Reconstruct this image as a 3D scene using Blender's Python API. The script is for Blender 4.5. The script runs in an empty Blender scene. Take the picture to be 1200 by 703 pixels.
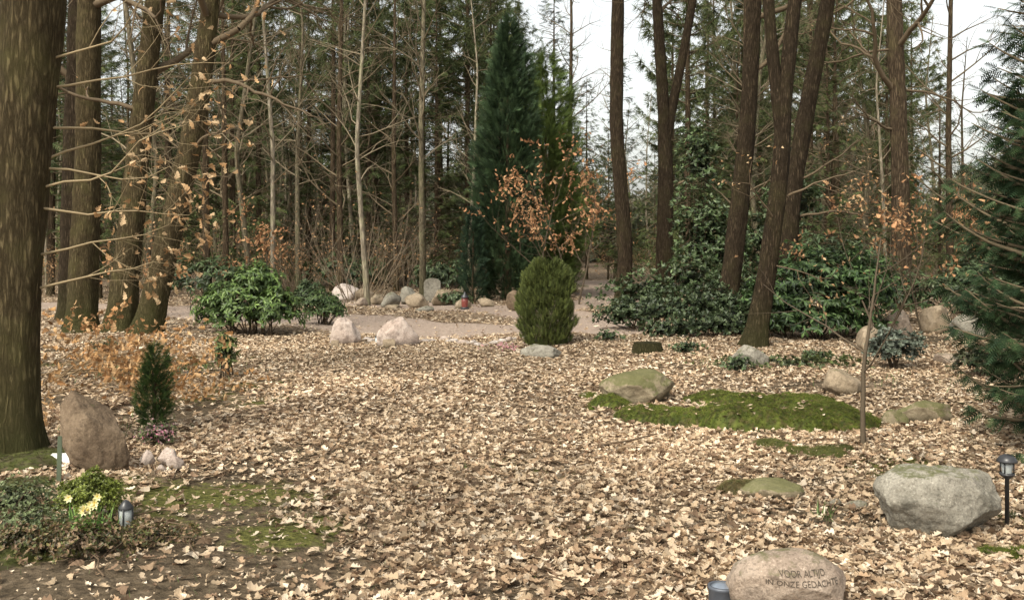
import bpy, math, random
import numpy as np
from mathutils import Vector, Matrix, noise
from mathutils.bvhtree import BVHTree
RN=np.random.default_rng(11)
random.seed(5)
scene=bpy.context.scene
Z=np.array([0,0,1.0])

# ---------------------------------------------------------------- terrain
def gz(x,y):
    x=np.asarray(x,float); y=np.asarray(y,float)
    z=.035*np.sin(.7*x+.3)*np.sin(.5*y)+.02*np.sin(1.9*x+1.1*y)+.012*np.sin(3.7*x-2.3*y+1)
    z=z+.02*np.clip(y-55,0,200)
    return z
def gzf(x,y): return float(gz(x,y))

# ---------------------------------------------------------------- mesh builder
class MB:
    def __init__(s): s.v=[];s.f=[];s.m=[];s.c=[];s.s=[];s.n=0
    def add(s,v,f,mat=0,col=(1,1,1),smooth=False):
        v=np.asarray(v,float).reshape(-1,3); f=np.asarray(f,int)
        if len(v)==0: return
        s.v.append(v); s.f.append(f+s.n); s.m.append(np.full(len(f),mat)); s.s.append(np.full(len(f),smooth))
        c=np.asarray(col,float)
        if c.ndim==1: c=np.tile(c[:3],(len(v),1))
        s.c.append(c[:,:3]); s.n+=len(v)
    def mesh(s,name,mats):
        me=bpy.data.meshes.new(name)
        v=np.concatenate(s.v); me.vertices.add(len(v)); me.vertices.foreach_set('co',v.ravel())
        loops=np.concatenate([f.ravel() for f in s.f])
        tot=np.concatenate([np.full(len(f),f.shape[1]) for f in s.f])
        st=np.concatenate([[0],np.cumsum(tot)[:-1]])
        me.loops.add(len(loops)); me.loops.foreach_set('vertex_index',loops.astype(np.int32))
        me.polygons.add(len(tot)); me.polygons.foreach_set('loop_start',st.astype(np.int32))
        me.polygons.foreach_set('material_index',np.concatenate(s.m).astype(np.int32))
        me.polygons.foreach_set('use_smooth',np.concatenate(s.s).astype(bool))
        me.update(calc_edges=True)
        a=me.color_attributes.new('Col','FLOAT_COLOR','POINT')
        c=np.concatenate(s.c); c4=np.concatenate([c,np.ones((len(c),1))],1)
        a.data.foreach_set('color',c4.ravel().astype(np.float32))
        for m in mats: me.materials.append(m)
        return me
    def obj(s,name,mats,loc=(0,0,0),parent=None):
        return put(name,s.mesh(name,mats),loc,parent)
def put(name,me,loc=(0,0,0),parent=None,rot=0,scale=1):
    o=bpy.data.objects.new(name,me); scene.collection.objects.link(o)
    o.location=loc; o.rotation_euler=(0,0,rot)
    o.scale=(scale,)*3 if np.isscalar(scale) else scale
    if parent: o.parent=parent
    return o
def empty(name,loc=(0,0,0)):
    o=bpy.data.objects.new(name,None); scene.collection.objects.link(o); o.location=loc; o.empty_display_size=.2
    return o

def nrm(a): return a/np.maximum(np.linalg.norm(a,axis=-1,keepdims=True),1e-9)

def prisms(mb,segs,mat=0,col=(.2,.15,.1),sides=4):
    if not segs: return
    a=np.array([(*s[0],*s[1],s[2],s[3]) for s in segs])
    P0=a[:,:3];P1=a[:,3:6];R0=a[:,6:7];R1=a[:,7:8]
    t=nrm(P1-P0); ref=np.where(np.abs(t[:,2:3])<.9,np.array([[0,0,1.]]),np.array([[1.,0,0]]))
    u=nrm(np.cross(t,ref)); w=np.cross(t,u); n=len(a)
    V=np.zeros((n,2*sides,3))
    for k in range(sides):
        an=2*math.pi*k/sides; d=u*math.cos(an)+w*math.sin(an)
        V[:,k]=P0+d*R0; V[:,sides+k]=P1+d*R1
    F=np.array([[k,(k+1)%sides,sides+(k+1)%sides,sides+k] for k in range(sides)])
    FF=(F[None]+np.arange(n)[:,None,None]*2*sides).reshape(-1,4)
    mb.add(V.reshape(-1,3),FF,mat,col,True)

def tube(mb,pts,rad,sides=24,mat=0,col=(1,1,1),step=.12,rough=.04,flare=0,seed=0,cap=False):
    pts=np.array(pts,float); rad=np.array(rad,float)
    L=np.concatenate([[0],np.cumsum(np.linalg.norm(np.diff(pts,axis=0),axis=1))])
    n=max(3,int(L[-1]/step)); t=np.linspace(0,L[-1],n)
    P=np.stack([np.interp(t,L,pts[:,i]) for i in range(3)],1)
    k=max(1,int(.5/step)); ker=np.ones(2*k+1)/(2*k+1)
    Pp=np.concatenate([P[0]+(P[:1]-P[1:k+1])[::-1],P,P[-1]+(P[-1:]-P[-k-1:-1])[::-1]]) if n>2*k+2 else None
    if Pp is not None: P=np.stack([np.convolve(Pp[:,i],ker,'valid') for i in range(3)],1)
    r=np.interp(t,L,rad)
    T=nrm(np.gradient(P,axis=0)); md=nrm(pts[-1]-pts[0])
    ref=np.array([0,1.,0]) if abs(md[1])<.8 else np.array([1.,0,0])
    U=nrm(np.cross(T,ref)); W=np.cross(T,U)
    an=np.linspace(0,2*math.pi,sides,endpoint=False)[None]; tt=t[:,None]
    rg=np.random.default_rng(seed); d=np.zeros((n,sides))
    for i in range(10):
        kk=rg.integers(2,max(3,sides//3)); d+=np.sin(kk*an+rg.uniform(-3,3)*tt*2+rg.uniform(0,6))*np.sin(rg.uniform(.6,5)*tt+rg.uniform(0,6))
    rr=r[:,None]*(1+rough*d/2)
    if flare: rr=rr*(1+flare*np.exp(-tt/.25)*(1+.35*np.sin(5*an+seed)))
    V=P[:,None]+U[:,None]*np.cos(an)[...,None]*rr[...,None]+W[:,None]*np.sin(an)[...,None]*rr[...,None]
    i=np.arange(n-1)[:,None]*sides; j=np.arange(sides)[None]; j2=(j+1)%sides
    F=np.stack([i+j,i+j2,i+sides+j2,i+sides+j],-1).reshape(-1,4)
    mb.add(V.reshape(-1,3),F,mat,col,True)
    if cap:
        c=len(P)-1; vv=np.concatenate([V[c],P[c:c+1]]); mb.add(vv,[[k,(k+1)%sides,sides] for k in range(sides)],mat,col)
    return P,r

def scatter(mb,tmpl,P,D,N,S,mat=0,col=(1,1,1)):
    V,Fs=tmpl; P=np.asarray(P,float); n=len(P)
    if n==0: return
    D=nrm(np.asarray(D,float)); X=nrm(np.cross(D,N)); N2=np.cross(X,D)
    S=np.broadcast_to(np.asarray(S,float),(n,))[:,None,None]
    W=P[:,None]+S*(V[None,:,0:1]*X[:,None]+V[None,:,1:2]*D[:,None]+V[None,:,2:3]*N2[:,None])
    c=np.asarray(col,float)
    if c.ndim==2: c=np.repeat(c,len(V),0)
    base=mb.n; first=True
    for F in Fs:
        F=np.asarray(F); FF=(F[None]+np.arange(n)[:,None,None]*len(V)).reshape(-1,F.shape[1])
        if first: mb.add(W.reshape(-1,3),FF,mat,c); first=False
        else:
            mb.f.append(FF+base); mb.m.append(np.full(len(FF),mat)); mb.s.append(np.full(len(FF),False))

# ---------------------------------------------------------------- leaf templates
def strip_leaf(ys,ws,fold=.3,curl=.3,twist=0):
    V=[];F=[]
    for y,w in zip(ys,ws):
        zc=curl*((y-.5)**2)*1.2
        V+= [(-w,y-.5,zc+abs(w)*fold+twist*y*.1),(0,y-.5,zc),(w,y-.5,zc+abs(w)*fold-twist*y*.1)]
    for i in range(len(ys)-1):
        a=3*i; F+=[(a,a+1,a+4,a+3),(a+1,a+2,a+5,a+4)]
    return np.array(V),[np.array(F)]
OAK=[strip_leaf([0,.16,.3,.4,.54,.66,.82,.93,1],[.015,.05,.17,.09,.26,.15,.27,.17,.03],f,c,t) for f,c,t in [(.3,.5,0),(-.25,.6,1.5),(.7,.9,-1),(.1,-.5,2),(.9,.3,.5)]]
OAK2=[strip_leaf([0,.3,.62,1],[.02,.17,.27,.04],f,c) for f,c in [(.4,.5),(-.3,.7),(.7,-.4)]]
BROAD=strip_leaf([.5,.8,1.2,1.5],[.03,.15,.15,.01],.25,-.3)
SMALL=strip_leaf([.5,1,1.5],[.05,.28,.02],.3,.2)
def spray(n=7,w=.045,spread=.38,sag=.15):
    V=[(0.012,0,0),(-.012,0,0),(0,1,-sag)]; F=[(0,1,2)]
    for i in range(n):
        y=.08+.85*i/n; l=spread*(1-.55*i/n)
        for sx in (-1,1):
            b=len(V); V+=[(0,y-w,-sag*y*y),(0,y+w,-sag*y*y),(sx*l,y+l*.6,-sag*y*y-.06)]; F.append((b,b+1,b+2))
    return np.array(V),[np.array(F)]
SPRAY=spray(); SPRAYF=spray(9,.03,.3,.1); SPRAYB=spray(5,.06,.4,.15)
def needletuft(n=16,seed=1):
    g=np.random.default_rng(seed); V=[];F=[]
    for i in range(n):
        d=g.normal(size=3); d[1]=abs(d[1])*1.2+.3; d/=np.linalg.norm(d); p=np.cross(d,g.normal(size=3)); p/=np.linalg.norm(p)
        b=len(V); V+=[p*.035,-p*.035,d*g.uniform(.6,1)]; F.append((b,b+1,b+2))
    return np.array(V),[np.array(F)]
TUFT=needletuft()
BLADE=(np.array([(-.03,0,0),(.03,0,0),(.028,.5,.04),(-.028,.5,.04),(0,1,.2)]),[np.array([(0,1,2,3)]),np.array([(3,2,4)])])
def rdir(n,g=RN): return nrm(g.normal(size=(n,3)))
def pal(n,cols,w=None,var=.15,g=RN):
    cols=np.array(cols); w=None if w is None else np.array(w)/sum(w)
    c=cols[g.choice(len(cols),n,p=w)]; return np.clip(c*(1+g.normal(0,var,(n,1))),0.003,1)

# ---------------------------------------------------------------- materials
def nm(name):
    m=bpy.data.materials.new(name); m.use_nodes=True; nt=m.node_tree; nt.nodes.clear()
    o=nt.nodes.new('ShaderNodeOutputMaterial'); b=nt.nodes.new('ShaderNodeBsdfPrincipled'); nt.links.new(b.outputs[0],o.inputs[0])
    return m,nt,b,o
def N(nt,t,**k):
    n=nt.nodes.new(t)
    for a,v in k.items():
        if a.startswith('_'): setattr(n,a[1:],v)
        else: n.inputs[a.replace('__',' ')].default_value=v
    return n
def mixc(nt,f,a,b,mode='MIX'):
    n=nt.nodes.new('ShaderNodeMix'); n.data_type='RGBA'; n.blend_type=mode
    for s,v in ((n.inputs[0],f),(n.inputs[6],a),(n.inputs[7],b)):
        if isinstance(v,bpy.types.NodeSocket): nt.links.new(v,s)
        elif isinstance(v,(int,float)): s.default_value=v
        else: s.default_value=(*v,1)
    return n.outputs[2]
def ramp(nt,fac,stops):
    n=nt.nodes.new('ShaderNodeValToRGB'); e=n.color_ramp.elements
    while len(e)<len(stops): e.new(.5)
    for el,(p,c) in zip(e,stops): el.position=p; el.color=(*c,1) if len(c)==3 else c
    nt.links.new(fac,n.inputs[0]); return n.outputs[0]
def math_(nt,op,a,b=0,clamp=False):
    n=nt.nodes.new('ShaderNodeMath'); n.operation=op; n.use_clamp=clamp
    for s,v in ((n.inputs[0],a),(n.inputs[1],b)):
        if isinstance(v,bpy.types.NodeSocket): nt.links.new(v,s)
        else: s.default_value=v
    return n.outputs[0]
def bw(x): return ((x,)*3)
def leafmat(name,trans=.3,rough=.6,spec=.3):
    m,nt,b,o=nm(name); a=N(nt,'ShaderNodeAttribute',_attribute_name='Col')
    nt.links.new(a.outputs['Color'],b.inputs['Base Color']); b.inputs['Roughness'].default_value=rough; b.inputs['Specular IOR Level'].default_value=spec
    if trans>0:
        t=N(nt,'ShaderNodeBsdfTranslucent'); nt.links.new(a.outputs['Color'],t.inputs[0])
        mx=N(nt,'ShaderNodeMixShader'); mx.inputs[0].default_value=trans
        nt.links.new(b.outputs[0],mx.inputs[1]); nt.links.new(t.outputs[0],mx.inputs[2]); nt.links.new(mx.outputs[0],o.inputs[0])
    return m
def barkmat(name,c1,c2,c3,moss=.5,scale=9,strength=.9,mossh=1.2):
    m,nt,b,o=nm(name); tc=N(nt,'ShaderNodeTexCoord'); mp=N(nt,'ShaderNodeMapping'); mp.inputs['Scale'].default_value=(1,1,.16)
    nt.links.new(tc.outputs['Object'],mp.inputs[0])
    n1=N(nt,'ShaderNodeTexNoise',Scale=scale*3.4,Detail=10.,Roughness=.7); nt.links.new(mp.outputs[0],n1.inputs[0])
    v=N(nt,'ShaderNodeTexVoronoi',Scale=scale*3.6); v.feature='DISTANCE_TO_EDGE'
    wm=mixc(nt,.07,mp.outputs[0],n1.outputs['Color']); nt.links.new(wm,v.inputs[0])
    n2=N(nt,'ShaderNodeTexNoise',Scale=2.3,Detail=6.,Roughness=.65); nt.links.new(tc.outputs['Object'],n2.inputs[0])
    crack=ramp(nt,v.outputs['Distance'],[(0,bw(0)),(.3,bw(1))])
    col=ramp(nt,n1.outputs[0],[(.3,c1),(.52,c2),(.74,c3)])
    col=mixc(nt,ramp(nt,crack,[(0,bw(.75)),(1,bw(0))]),col,tuple(x*.4 for x in c1))
    col=mixc(nt,ramp(nt,n2.outputs[0],[(.5,bw(0)),(.75,bw(.5))]),col,tuple(x*.6 for x in c1))
    col=mixc(nt,ramp(nt,n2.outputs[0],[(.3,bw(.45)),(.5,bw(0))]),col,(c2[0]*.95,c2[1]*1.15,c2[2]*.8))
    sp=N(nt,'ShaderNodeSeparateXYZ'); nt.links.new(tc.outputs['Object'],sp.inputs[0])
    hz=math_(nt,'MULTIPLY',math_(nt,'SUBTRACT',mossh,sp.outputs[2]),1/mossh,True)
    mk=math_(nt,'MULTIPLY',math_(nt,'ADD',hz,.3),n2.outputs[0])
    mk=ramp(nt,mk,[(.26,bw(0)),(.6,bw(moss))])
    col=mixc(nt,mk,col,(.065,.068,.024))
    nt.links.new(col,b.inputs['Base Color']); b.inputs['Roughness'].default_value=.95; b.inputs['Specular IOR Level'].default_value=.08
    h=math_(nt,'ADD',math_(nt,'MULTIPLY',crack,.8),math_(nt,'MULTIPLY',n1.outputs[0],.9))
    bp=N(nt,'ShaderNodeBump',Strength=strength,Distance=.04); nt.links.new(h,bp.inputs['Height']); nt.links.new(bp.outputs[0],b.inputs['Normal'])
    return m
def stonemat(name,ca,cb,cc,moss=0.,spk=.5):
    m,nt,b,o=nm(name); tc=N(nt,'ShaderNodeTexCoord'); oi=N(nt,'ShaderNodeObjectInfo')
    w=math_(nt,'MULTIPLY',oi.outputs['Random'],20)
    def no(s,d,r=.6):
        n=N(nt,'ShaderNodeTexNoise',_noise_dimensions='4D',Scale=s,Detail=d,Roughness=r); nt.links.new(tc.outputs['Object'],n.inputs[0]); nt.links.new(w,n.inputs['W']); return n.outputs[0]
    a=no(3,8,.65); f=no(90,3); g=no(14,6,.7)
    col=ramp(nt,a,[(.3,ca),(.5,cb),(.7,cc)])
    col=mixc(nt,ramp(nt,f,[(.52,bw(0)),(.66,bw(spk))]),col,tuple(x*.3 for x in ca))
    col=mixc(nt,ramp(nt,f,[(.3,bw(spk)),(.42,bw(0))]),col,tuple(min(1,x*1.4+.04) for x in cc))
    col=mixc(nt,ramp(nt,g,[(.48,bw(0)),(.7,bw(.8))]),col,tuple(x*.5 for x in ca))
    geo=N(nt,'ShaderNodeNewGeometry'); sp=N(nt,'ShaderNodeSeparateXYZ'); nt.links.new(geo.outputs['Normal'],sp.inputs[0])
    if moss>0:
        mk=math_(nt,'ADD',math_(nt,'MULTIPLY',sp.outputs[2],.35),g)
        col=mixc(nt,ramp(nt,mk,[(.95-.45*moss,bw(0)),(1.12-.45*moss,bw(.75))]),col,(.09,.095,.03))
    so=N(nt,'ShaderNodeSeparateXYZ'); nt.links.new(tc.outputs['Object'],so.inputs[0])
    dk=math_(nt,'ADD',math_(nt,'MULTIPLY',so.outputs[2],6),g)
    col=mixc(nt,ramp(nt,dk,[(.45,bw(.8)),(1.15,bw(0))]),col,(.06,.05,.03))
    nt.links.new(col,b.inputs['Base Color']); b.inputs['Roughness'].default_value=.85; b.inputs['Specular IOR Level'].default_value=.2
    h=math_(nt,'ADD',math_(nt,'MULTIPLY',g,1.),math_(nt,'MULTIPLY',f,.15))
    bp=N(nt,'ShaderNodeBump',Strength=.7,Distance=.025); nt.links.new(h,bp.inputs['Height']); nt.links.new(bp.outputs[0],b.inputs['Normal'])
    return m
def plain(name,c,rough=.5,metal=0,spec=.5):
    m,nt,b,o=nm(name); tc=N(nt,'ShaderNodeTexCoord'); n=N(nt,'ShaderNodeTexNoise',Scale=25.,Detail=5.); nt.links.new(tc.outputs['Object'],n.inputs[0])
    nt.links.new(mixc(nt,n.outputs[0],tuple(x*.65 for x in c),tuple(min(1,x*1.25) for x in c)),b.inputs['Base Color'])
    b.inputs['Roughness'].default_value=rough; b.inputs['Metallic'].default_value=metal; b.inputs['Specular IOR Level'].default_value=spec
    return m
M_leaf=leafmat('dead_leaf',.2,.7,.15); M_green=leafmat('green_leaf',.25,.45,.4); M_needle=leafmat('needles',.2,.7,.2)
M_oak=barkmat('oak_bark',(.085,.063,.032),(.145,.112,.06),(.22,.175,.10),.7)
M_oakR=barkmat('oak_bark_dark',(.043,.031,.02),(.08,.058,.036),(.135,.10,.066),.5)
M_pine=barkmat('pine_bark',(.07,.05,.032),(.13,.094,.06),(.2,.15,.1),.3,6)
M_grey=barkmat('grey_bark',(.12,.10,.065),(.2,.17,.115),(.3,.26,.18),.4,6,.4)
M_birch=barkmat('birch_bark',(.2,.17,.12),(.33,.28,.21),(.47,.41,.32),.3,5,.3)
M_twig=leafmat('twig',0,.9,.1)

# ground
def blob(x,y,cx,cy,rx,ry): return np.exp(-(((x-cx)/rx)**2+((y-cy)/ry)**2))
def fnoise(x,y,s,seed=0):
    g=np.random.default_rng(seed); r=0
    for i in range(8):
        a=g.uniform(0,6.28); k=s*g.uniform(.5,2.2); r=r+np.sin((x*math.cos(a)+y*math.sin(a))*k+g.uniform(0,6.28))
    return r/4
def pdist(x,y,pts):
    d=np.full(np.shape(x),1e9)
    for (ax,ay),(bx,by) in zip(pts[:-1],pts[1:]):
        vx,vy=bx-ax,by-ay; t=np.clip(((x-ax)*vx+(y-ay)*vy)/(vx*vx+vy*vy),0,1); d=np.minimum(d,np.hypot(x-ax-t*vx,y-ay-t*vy))
    return d
PATH=[(-22,28),(-12,27),(-8,25),(-4.6,22),(-2.6,19.6),(-.6,18.8),(1.2,19.2),(1.8,21.5),(.5,25),(-2,27.5),(-6,29)]
PATH2=[(.5,25),(3,30),(4,48)]
MOSSB=[(1.3,9.35,.34,.28,.11),(1.7,9.15,.45,.32,.16),(2.15,8.85,.5,.34,.18),(2.6,8.9,.4,.36,.15),(3.0,9.15,.42,.55,.15),(2.8,9.75,.5,.34,.17),(2.3,10.3,.5,.3,.13)]
def masks(x,y):
    n=fnoise(x,y,1.6,3)
    soil=1.25*blob(x,y,-1.5,5.1,.85,.6)+1.1*blob(x,y,-2.3,4.7,.9,.55)+1.0*blob(x,y,-1.7,6.3,.55,.7)+1.2*blob(x,y,1.75,5.75,.85,.4)+.9*blob(x,y,2.0,6.8,.5,.35)+1.0*blob(x,y,-4.2,13,1.7,1.5)+.8*blob(x,y,5.5,17,3,1.2)+.9*blob(x,y,4.5,11.5,2.2,.6)+.8*blob(x,y,2.6,13.2,1.2,.5)+.8*blob(x,y,-3.4,9.5,.9,1.1)+.6*blob(x,y,.2,4.6,.7,.25)+.8*blob(x,y,2.6,4.6,.8,.3)+.8*blob(x,y,-5,17,1.8,1)+.6*blob(x,y,3.6,7.8,.6,1.0)
    soil=np.clip(soil+.4*n*(soil>.12)-.1,0,1)
    soil=np.clip(soil+np.clip(fnoise(x,y,1.3,9)-.5,0,1)*1.1,0,1)
    moss=.9*blob(x,y,-3.0,5.8,.8,.9)+.7*blob(x,y,-3.6,7.4,.9,.8)+.6*blob(x,y,2.5,7.5,.7,.6)+.6*blob(x,y,2.3,9.4,1.4,1.0)+.7*blob(x,y,-1.9,6.6,.6,.5)+.7*blob(x,y,.1,7,.8,.35)+.7*blob(x,y,.4,5.6,.7,.3)+.7*blob(x,y,-5,14,1.8,1.2)+.7*blob(x,y,-3.2,11,.8,1.2)+.5*blob(x,y,3.3,6.3,.6,.5)+.5*blob(x,y,-1.2,5.4,.7,.4)
    moss=np.clip(moss+.6*fnoise(x,y,3,5)*(moss>.1)-.2,0,1)
    mm=0
    for (cx,cy,rx,ry,h) in MOSSB: mm=np.maximum(mm,(((x-cx)/rx)**2+((y-cy)/ry)**2<.95)*1.36)
    moss=np.maximum(moss,mm)
    w=1.6+.3*fnoise(x,y,1,7)
    path=np.clip((w-pdist(x,y,PATH))*2.5,0,1); path=np.maximum(path,np.clip((w*.8-pdist(x,y,PATH2))*2,0,1))
    far=np.clip((y-24)/8,0,1)*.5
    return soil,moss,np.clip(np.maximum(path,0),0,1),far
xs=np.unique(np.concatenate([-np.geomspace(9,260,30)[::-1],np.arange(-9,9,.14),np.geomspace(9,260,30)]))
ys=np.unique(np.concatenate([[-60,-30,-12,-5,-1,1],np.arange(2,14,.13),np.arange(14,34,.25),np.geomspace(34,420,34)]))
X,Y=np.meshgrid(xs,ys); nx,ny=len(xs),len(ys)
Zg=gz(X,Y)
so,mo,pa,fa=masks(X,Y)
Zg=Zg+.012*fnoise(X,Y,9,21)*(Y<20)
i=np.arange(ny-1)[:,None]*nx; j=np.arange(nx-1)[None]
F=np.stack([i+j,i+j+1,i+nx+j+1,i+nx+j],-1).reshape(-1,4)
mb=MB(); mb.add(np.stack([X,Y,Zg],-1).reshape(-1,3),F,0,np.stack([so,np.clip(mo,0,1),pa],-1).reshape(-1,3),True)
m,nt,b,o=nm('forest_floor'); tc=N(nt,'ShaderNodeTexCoord'); at=N(nt,'ShaderNodeAttribute',_attribute_name='Col'); sp=N(nt,'ShaderNodeSeparateColor'); nt.links.new(at.outputs['Color'],sp.inputs[0])
def gn(s,d=6.,r=.6):
    n=N(nt,'ShaderNodeTexNoise',Scale=s,Detail=d,Roughness=r); nt.links.new(tc.outputs['Object'],n.inputs[0]); return n.outputs[0]
n1=gn(2.); n2=gn(35.); n3=gn(9.,8.,.7)
vo=N(nt,'ShaderNodeTexVoronoi',Scale=18.); nt.links.new(tc.outputs['Object'],vo.inputs[0])
vs=N(nt,'ShaderNodeSeparateColor'); nt.links.new(vo.outputs['Color'],vs.inputs[0])
lit=ramp(nt,vs.outputs[0],[(0,(.08,.055,.034)),(.35,(.19,.135,.088)),(.7,(.31,.23,.155)),(1,(.44,.345,.25))])
soilc=ramp(nt,n3,[(.3,(.045,.034,.021)),(.55,(.11,.083,.054)),(.75,(.19,.15,.105))])
mossc=ramp(nt,n2,[(.3,(.04,.045,.012)),(.7,(.14,.135,.04))])
sandc=ramp(nt,n3,[(.3,(.24,.18,.14)),(.6,(.36,.285,.23)),(.8,(.44,.36,.3))])
col=mixc(nt,ramp(nt,n1,[(.35,bw(.5)),(.65,bw(.05))]),lit,soilc)
def mk(s,n,k=.6):
    return ramp(nt,math_(nt,'ADD',s,math_(nt,'MULTIPLY',math_(nt,'SUBTRACT',n,.5),k*2)),[(.35,bw(0)),(.6,bw(1))])
col=mixc(nt,mk(sp.outputs[0],n3),col,soilc)
col=mixc(nt,mk(sp.outputs[1],n3,.8),col,mossc)
col=mixc(nt,mk(sp.outputs[2],n3,.5),col,sandc)
nt.links.new(col,b.inputs['Base Color']); b.inputs['Roughness'].default_value=.95; b.inputs['Specular IOR Level'].default_value=.1
bp=N(nt,'ShaderNodeBump',Strength=.8,Distance=.03); nt.links.new(math_(nt,'ADD',n2,math_(nt,'ADD',n3,vo.outputs['Distance'])),bp.inputs['Height']); nt.links.new(bp.outputs[0],b.inputs['Normal'])
mb.obj('ground',[m])

# leaf litter --------------------------------------------------------------
LC=[(.53,.415,.29),(.43,.325,.215),(.63,.53,.405),(.33,.23,.145),(.21,.14,.09),(.12,.08,.05)]
LW=[.27,.24,.13,.18,.12,.07]
mb=MB()
def litter(n,y0,y1,tm,s0,s1,lift,frag=False):
    y=np.sqrt(RN.uniform(y0*y0,y1*y1,n*2)); x=RN.uniform(-1,1,n*2)*(.6*y+1.6)
    so,mo,pa,fa=masks(x,y)
    k1=.55 if frag else .9
    keep=RN.random(n*2)< (1-k1*so)*np.clip(1-.68*mo,.02,1)*(1-.94*pa)*(1-.75*fa)*np.clip(.85+.4*fnoise(x,y,2.2,31),.2,1)
    x=x[keep];y=y[keep]; k=len(x)
    z=gz(x,y)+.008+RN.random(k)**2*lift+.012*fnoise(x,y,9,21)
    a=RN.uniform(0,6.28,k); D=np.stack([np.cos(a),np.sin(a),RN.normal(0,.13,k)],1); Nn=nrm(np.stack([RN.normal(0,.27,k),RN.normal(0,.27,k),np.ones(k)],1))
    S=s0+(s1-s0)*RN.beta(2,2,k)
    c=pal(k,LC,LW,.14)*(1+.2*fnoise(x,y,1.1,77))[:,None]; idx=RN.integers(0,len(tm),k)
    for q in range(len(tm)):
        w=idx==q; scatter(mb,tm[q],np.stack([x,y,z],1)[w],D[w],Nn[w],S[w],0,c[w])
litter(42000,3,9,OAK,.035,.095,.028)
litter(24000,3,9,OAK2,.012,.035,.01,True)
litter(68000,9,18,OAK2,.05,.10,.03)
litter(50000,18,40,OAK2[:2],.07,.12,.03)
mb.obj('leaf_litter',[M_leaf])
# fallen twigs
mb=MB(); sg=[]
for q in range(560):
    y=math.sqrt(random.uniform(9,260)); x=random.uniform(-1,1)*(.55*y+1); a=random.uniform(0,6.28); p=Vector((x,y,gzf(x,y)+.03)); L=random.uniform(.04,.16)
    r=random.uniform(.002,.006)
    for s in range(3):
        p2=p+Vector((math.cos(a)*L,math.sin(a)*L,random.uniform(-.012,.012))); sg.append((p,p2,r,r*.8)); p=p2; a+=random.uniform(-.4,.4); r*=.8
for (x,y,a,L,r) in [(-.12,7.9,.3*-1,.12,.016),(.7,8.0,.3,.14,.012),(-.9,5.3,.7,.08,.008)]:
    p=Vector((x,y,gzf(x,y)+.035))
    for s in range(4):
        p2=p+Vector((math.cos(a)*L,math.sin(a)*L,random.uniform(-.01,.02))); sg.append((p,p2,r,r*.85)); p=p2; a+=random.uniform(-.4,.4); r*=.85
prisms(mb,sg,0,(.12,.085,.055),5); mb.obj('fallen_twigs',[M_twig])

# ---------------------------------------------------------------- branching
def grow(g,p,d,L,r,lev,mx,segs,tips,kids,wob=.16,up=.03,spread=.9,rend=.35,step=.3):
    n=max(3,int(L/step)); nodes=[]; st=L/n; d=d.normalized()
    for i in range(n):
        d=(d+Vector((g.gauss(0,wob),g.gauss(0,wob),g.gauss(0,wob)+up))).normalized()
        p2=p+d*st; ra=r*(1-(1-rend)*i/n); rb=r*(1-(1-rend)*(i+1)/n)
        segs.append((p,p2,ra,rb)); p=p2; nodes.append((p.copy(),d.copy(),rb))
        if lev>=mx-1: tips.append((p.copy(),d.copy()))
    if lev<mx:
        k=kids[lev]
        for c in range(k):
            t=.22+.78*(c+g.random())/k; q=nodes[min(n-1,int(t*n))]
            ax=q[1].cross(Vector((g.gauss(0,1),g.gauss(0,1),g.gauss(0,1)))).normalized()
            nd=Matrix.Rotation(spread*g.uniform(.6,1.25),3,ax)@q[1]
            grow(g,q[0],nd,L*g.uniform(.38,.68)*(1.15-.5*t),q[2]*g.uniform(.45,.7),lev+1,mx,segs,tips,kids,wob*1.15,up,spread,rend,step*.8)

def oak_tree(stems,barkm,seed,limbs=6,crown_z=7,extra=None,dead=0,name='oak_tree',tw=(.12,.09,.058),nk=(6,5,4),rs=1.0,etw=None):
    g=random.Random(seed); mb=MB(); segs=[];tips=[]
    for si,(pts,rad) in enumerate(stems):
        rad=[q*rs for q in rad]
        P,r=tube(mb,pts,rad,30 if rad[0]>.15 else 16,0,(1,1,1),.1,.045,.5 if si==0 else 0,seed+si)
        top=P[-1]
        for c in range(limbs):
            zt=crown_z+(top[2]-crown_z)*(c+g.random())/limbs
            k=int(np.argmin(abs(P[:,2]-zt))); a=g.uniform(0,6.28)
            grow(g,Vector(P[k]),Vector((math.cos(a),math.sin(a),g.uniform(.2,.9))),g.uniform(2.2,4),r[k]*.42,0,2,segs,tips,nk,.14,.02)
        grow(g,Vector(P[-1]),Vector((g.gauss(0,.2),g.gauss(0,.2),1)),3,r[-1]*.9,0,2,segs,tips,nk,.14,.03)
    es=[]
    for (p,d,L,r,ks,lm) in (extra or []):
        tp=[]; grow(g,Vector(p),Vector(d),L,r,0,2,es,tp,ks,.17,-.005,.9,.25,.18)
        if lm>0:
            T=[t for t in tp if g.random()<lm]; n=len(T)
            if n:
                P=np.array([t[0] for t in T])+RN.normal(0,.02,(n,3)); D=nrm(np.array([t[1] for t in T])+RN.normal(0,.6,(n,3))+np.array([0,0,-.3]))
                w=RN.integers(0,5,n)
                for q in range(5):
                    kq=w==q; scatter(mb,OAK[q],P[kq],D[kq],rdir(kq.sum()),RN.uniform(.05,.08,kq.sum()),2,pal(kq.sum(),[(.42,.27,.14),(.5,.36,.21),(.32,.19,.09)]))
    prisms(mb,segs,1,tw,5); prisms(mb,es,1,etw or tw,5)
    return mb.obj(name,[barkm,M_twig,M_leaf])

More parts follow.
